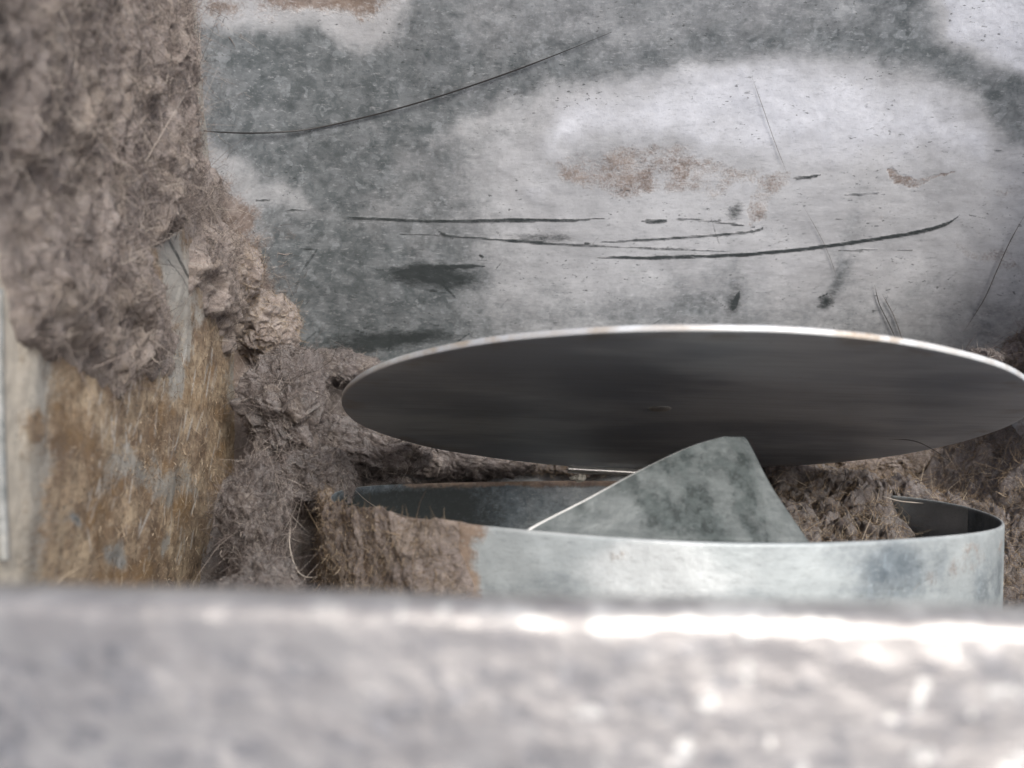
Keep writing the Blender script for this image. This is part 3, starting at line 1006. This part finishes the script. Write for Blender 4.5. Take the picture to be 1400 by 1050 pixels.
# ------------------------------------------------------------------ lint lumps
lump('lint_clump', 'round brown lint clump pressed on the left wall below the bare scratched patch', P(310, 368, 18.2), (.62, .8, .62), 201, M_lintb, M_fibb, 1500, .3, 1.4, .16)
lump('lint_clump', 'brown lint clump in the upper left corner just above the big mauve lump', P(352, 440, 19.4), (.75, .8, .62), 207, M_lintb, M_fibb, 1500, .4, 1.4, .2)
lump('lint_clump', 'big smooth mauve grey lint lump in the back left corner beside the dark steel flap', P(392, 560, 17.9), (.72, 1.0, 1.0), 211, M_lint, M_fibd, 6500, .55, 1.5, .2, 190)
lump('lint_clump', 'thin grey lint wisp running along the back wall towards the left tip of the flap', P(440, 500, 20.2), (1.0, .4, .34), 216, M_lint, M_fibd, 1200, .35, 1.3, .2)
lump('lint_clump', 'dark lint filler put in for the shaded hollow behind the left tip of the flap', P(478, 548, 20.75), (.85, .25, .75), 251, M_lintd, M_fibd, 900, .35, 1.5, .15, 110)  # dark filler lump standing in for shade behind the flap tip
lump('lint_clump', 'wide loose mauve lint lump under the left tip of the flap', P(500, 612, 18.6), (1.15, .8, .56), 221, M_lint, M_fibd, 3500, .4, 1.6, .2, 190)
lump('lint_clump', 'low lint roll tucked behind the back rim of the collar under the flap', P(630, 628, 20.3), (1.5, .5, .40), 225, M_lint, M_fibd, 2600, .35, 1.8, .18, 170)
lump('lint_clump', 'dark brown lint in the gap left of the bright hinge pin', P(800, 630, 20.8), (1.5, .3, .32), 229, M_lintd, M_fibb, 1500, .35, 1.6, .18)
lump('lint_clump', 'tall dark lint lump against the left wall foot left of the black gap', P(352, 716, 14.4), (.44, .9, .88), 233, M_lint, M_fibd, 6000, .42, 1.7, .22, 200)
lump('lint_clump', 'small grey lint clump bridging the big lump and the collar rim', P(436, 655, 16.9), (.62, .7, .5), 237, M_lint, M_fibd, 1800, .4, 1.5, .2)
lump('lint_clump', 'low dark lint in the left wall corner behind the front lip', P(360, 815, 12.8), (.5, .9, .45), 239, M_lintd, M_fibd, 1500, .4, 1.5, .2)
lump('lint_clump', 'dark brown lint packed against the back wall below the right end of the flap', P(1235, 628, 20.6), (1.5, .4, .42), 243, M_lintb, M_fibb, 2600, .35, 1.8, .18, 150)
lump('lint_clump', 'brown lint clump on the right wall just above the right tip of the flap', P(1412, 478, 19.3), (.55, .8, .62), 247, M_lintb, M_fibb, 1200, .35, 1.5, .18, 120)
lump('lint_clump', 'fluffy pale lint tuft on the back wall at the upper right edge of the flap', P(1335, 496, 18.5), (.42, .4, .22), 241, M_lint, M_fibd, 900, .5, 1.6, .18, 110)

# floor drifts as height fields ------------------------------------------------
def drift(name, label, x0, x1, y0, y1, hf, seed, mat, fmat, nf, n=420, m=420, fl=.22, mask=None):
    X, Y = np.meshgrid(np.linspace(x0, x1, n), np.linspace(y0, y1, m), indexing='ij')
    B = np.stack([X, Y, 0 * X], -1).reshape(-1, 3)
    w3 = np.stack([fbm(B, .8, 3, seed + s) for s in (1, 5, 9)], -1)
    Bw = B + .6 * w3
    h = hf(B[:, 0], B[:, 1]) + .22 * fbm(Bw, .7, 3, seed + 11) + .15 * (billow(Bw, 1.1, 5, seed + 13, .62) + 1.1) + .03 * fbm(B, 5, 5, seed + 17, .65)
    V = B.copy()
    V[:, 0] += .07 * fbm(B, 1.8, 3, seed + 21)
    V[:, 1] += .07 * fbm(B, 1.8, 3, seed + 23)
    V[:, 2] = np.maximum(h, FLOOR + .03)
    q = gridq(n, m)
    if mask is not None:
        mk = mask(V[:, 0], V[:, 1], V[:, 2])
        q = q[mk[q].all(1)]
    used = np.unique(q)
    rm = np.full(len(V), -1)
    rm[used] = np.arange(len(used))
    N = grid_normals(V, n, m)
    if N[:, 2].mean() < 0:
        N = -N
    t = thing(name, label, 'lint', ((x0 + x1) / 2, (y0 + y1) / 2, FLOOR + .03))
    part('felt', V[used], rm[q], mat, t)
    vis = np.zeros(len(V), bool)
    vis[used] = True
    vis &= visible_pts(V, N)
    fv, fq, ft = fibres(V[vis], N[vis], int(nf * 1.8), fl, .0028, .35, seed)
    part('fibres', fv, fq, fmat, t, dict(tint=ft), kind='stuff')
    return t


def rad(x, y):
    return np.hypot(x - CX, y - CYY)


# the drift inside and behind the collar on the right
def outside0(x, y):
    return -2.6 + 1.25 * sm(15.5, 17.5, y) + .35 * sm(19.5, 21, y)


def h_right(x, y):
    outside = outside0(x, y)
    inside = -1.38 + .07 * (y - 18) - .9 * (1 - sm(1.9, 3.0, x)) - 1.2 * sm(0, 1.1, x - (4.5 + (y - 12) * .34)) * sm(0, 1.2, 20.2 - y)
    rim = .55 * np.exp(-((rad(x, y) - CR) / .9) ** 2) * sm(17, 19, y)
    return np.where(rad(x, y) < CR - .03, inside, outside) + rim


drift('lint_drift', 'brown lint drift heaped over the far collar rim under the right of the flap', 1.9, 8.3, 11.6, 21.0, h_right, 301, M_lint, M_fibb, 14000, 460, 460,
      mask=lambda x, y, z: ((rad(x, y) < CR - .10) | (rad(x, y) > CR + .02) | (z > CZ + .02)))


def h_far(x, y):
    return -3.1 + 1.3 * sm(14, 17, y) + 1.7 * sm(7.6, 9.8, x) * sm(14.5, 19.5, y) + .9 * sm(19, 21, y)


drift('lint_drift', 'tangled brown lint drift filling the right corner between collar and side wall', 6.2, XR - .05, 8.5, 21.0, h_far, 321, M_lint, M_fibb, 9000, 300, 460,
      mask=lambda x, y, z: rad(x, y) > CR + .16 - .3 * sm(16, 18, y))


def h_left(x, y):
    return -3.2 + 1.9 * sm(15.5, 18.5, y)


drift('lint_drift', 'dark low lint drift on the hood floor left of the collar', -5.3, -.4, 10.5, 21.0, h_left, 341, M_lintd, M_fibd, 3000, 260, 300,
      mask=lambda x, y, z: (rad(x, y) > CR + .12) & ((x - (-3.1)) ** 2 / .35 + (y - 13.6) ** 2 / 4 > 1))

# ------------------------------------------------------------------ fuzz on the collar's left end
n_, m_ = 150, 260
tt_ = np.linspace(math.radians(172), math.radians(250.5), m_)
z_ = np.linspace(FLOOR + .1, CZ + .02, n_)
T, Z = np.meshgrid(tt_, z_)
Bs = np.stack([CX + CR * np.cos(T), CYY + CR * np.sin(T), Z], -1).reshape(-1, 3)
Nr = np.stack([np.cos(T), np.sin(T), 0 * T], -1).reshape(-1, 3)
px, py = pix(Bs)
wx = px + 26 * fbm(Bs, 1.6, 4, 401)
wy = py + 10 * fbm(Bs, 1.6, 4, 403)
mk = (1 - sm(590, 665, wx)) * sm(700 - 8, 712, wy + 60 * (1 - sm(480, 540, px)) + 8 * sm(.1, .4, fbm(Bs, 1.2, 2, 3)))
Bw = Bs + .4 * np.stack([fbm(Bs, 1, 3, s) for s in (5, 6, 7)], -1)
hh = mk * (.07 + .08 * fbm(Bw, 1.5, 3, 405) + .03 * (billow(Bw, 1.6, 4, 407, .55) + 1.0) + .022 * fbm(Bs, 7, 4, 4, .7)) - .03 * (1 - mk)
V = Bs + Nr * hh[:, None]
V[:, 2] += mk * .10 * sm(CZ - .4, CZ, Bs[:, 2]) * (fbm(Bs * [1, 1, 0], 2.4, 3, 409) + .35)
q = gridq(n_, m_)
q = q[mk[q].max(1) > .03]
used = np.unique(q)
rm = np.full(len(V), -1)
rm[used] = np.arange(len(used))
cf = thing('lint_crust', 'fuzzy tan and rust brown lint crust coating the left end of the collar', 'lint', (CX - 4, CYY - 4, FLOOR + .1))
part('felt', V[used], rm[q], M_lintb, cf)
k = mk > .3
fv, fq, ft = fibres(V[k], Nr[k], 20000, .11, .0024, .3, 411)
part('fibres', fv, fq, M_fibb, cf, dict(tint=ft), kind='stuff')

# ------------------------------------------------------------------ crumbs and hairs
V, Q, a, b = blob(P(789, 654, 19.2), (.16, .09, .07), 451, .35, 40, fr=1.2)
single('paint_chip', V, Q, M_crumb, 'small cream white chip lying just below the bright hinge pin', 'chip', P(789, 655, 19.2))


def hair(label, pts, rad, mat=None, n=44):
    ps = smooth_pts(pts, n)
    Vt, Qt = tube(ps, rad, 6)
    b = tuple(ps[0])
    return single('hair', Vt, Qt, mat or M_hair, label, 'hair', b)


hair('long dark hair sweeping across the dark patina at the upper left of the hood', [on_back(x, y, .04) for x, y in [(252, 176), (290, 180), (350, 182), (420, 177), (500, 160), (590, 135), (680, 105), (760, 75), (836, 44)]], .0135)
hair('thin pale hair hanging down the bright part of the back wall', [on_back(x, y, .04) for x, y in [(1028, 105), (1044, 150), (1060, 196), (1078, 242)]], .004, M_hairg)
hair('faint grey hair on the back wall beneath the wide scratch', [on_back(x, y, .04) for x, y in [(1100, 285), (1120, 320), (1134, 350), (1146, 385)]], .0035, M_hairg)
hair('dark hair slanting down the right edge of the back wall', [on_back(x, y, .04) for x, y in [(1402, 292), (1380, 332), (1362, 372), (1345, 410), (1316, 456)]], .009, M_hairg)
hair('left of two short curved hairs just above the flap', [on_back(x, y, .04) for x, y in [(1196, 390), (1202, 415), (1214, 440), (1228, 470)]], .008)
hair('right of two short curved hairs just above the flap', [on_back(x, y, .04) for x, y in [(1206, 402), (1222, 432), (1237, 474)]], .008, M_hairg)
hair('curved pale hair crossing the dark inside of the collar', [P(484, 668, 17), P(500, 684, 15.6), P(520, 696, 14.3), P(545, 703, 13.2), P(560, 708, 12.4)], .007, M_hairp)
hair('looped tan hair hanging in the black gap beside the collar', [P(398, 715, 13.3), P(396, 745, 13.2), P(404, 775, 13.1), P(416, 788, 13.0), P(434, 789, 12.9)], .007, M_hairp)
hair('dark hair poking down from the lower right edge of the flap', [P(1215, 600, 15.5), P(1250, 603, 15.4), P(1278, 616, 15.3), P(1303, 634, 15.2)], .006)
hair('pale straight hair lying on the brown lint behind the collar', [P(1205, 678, 15.6), P(1230, 685, 15.5), P(1262, 688, 15.4)], .010, M_hairp)
hair('thin dark hair on the brown lint right of the bent tab', [P(1152, 630, 17.0), P(1156, 650, 16.8), P(1148, 668, 16.6), P(1142, 685, 16.4)], .006)
hair('thin hair strand curling out of the left wall lint over the patina', [on_back(x, y, .12) for x, y in [(245, 188), (256, 205), (264, 222), (266, 242)]], .006, M_hairg)
hair('tan hair fanning from the left wall lint to the right', [on_back(x, y, .10) for x, y in [(250, 258), (270, 272), (292, 284), (330, 288)]], .007, M_hairp)
hair('dark hair fanning from the left wall lint beneath the tan one', [on_back(x, y, .10) for x, y in [(248, 243), (270, 250), (300, 258), (318, 268)]], .006, M_hairg)
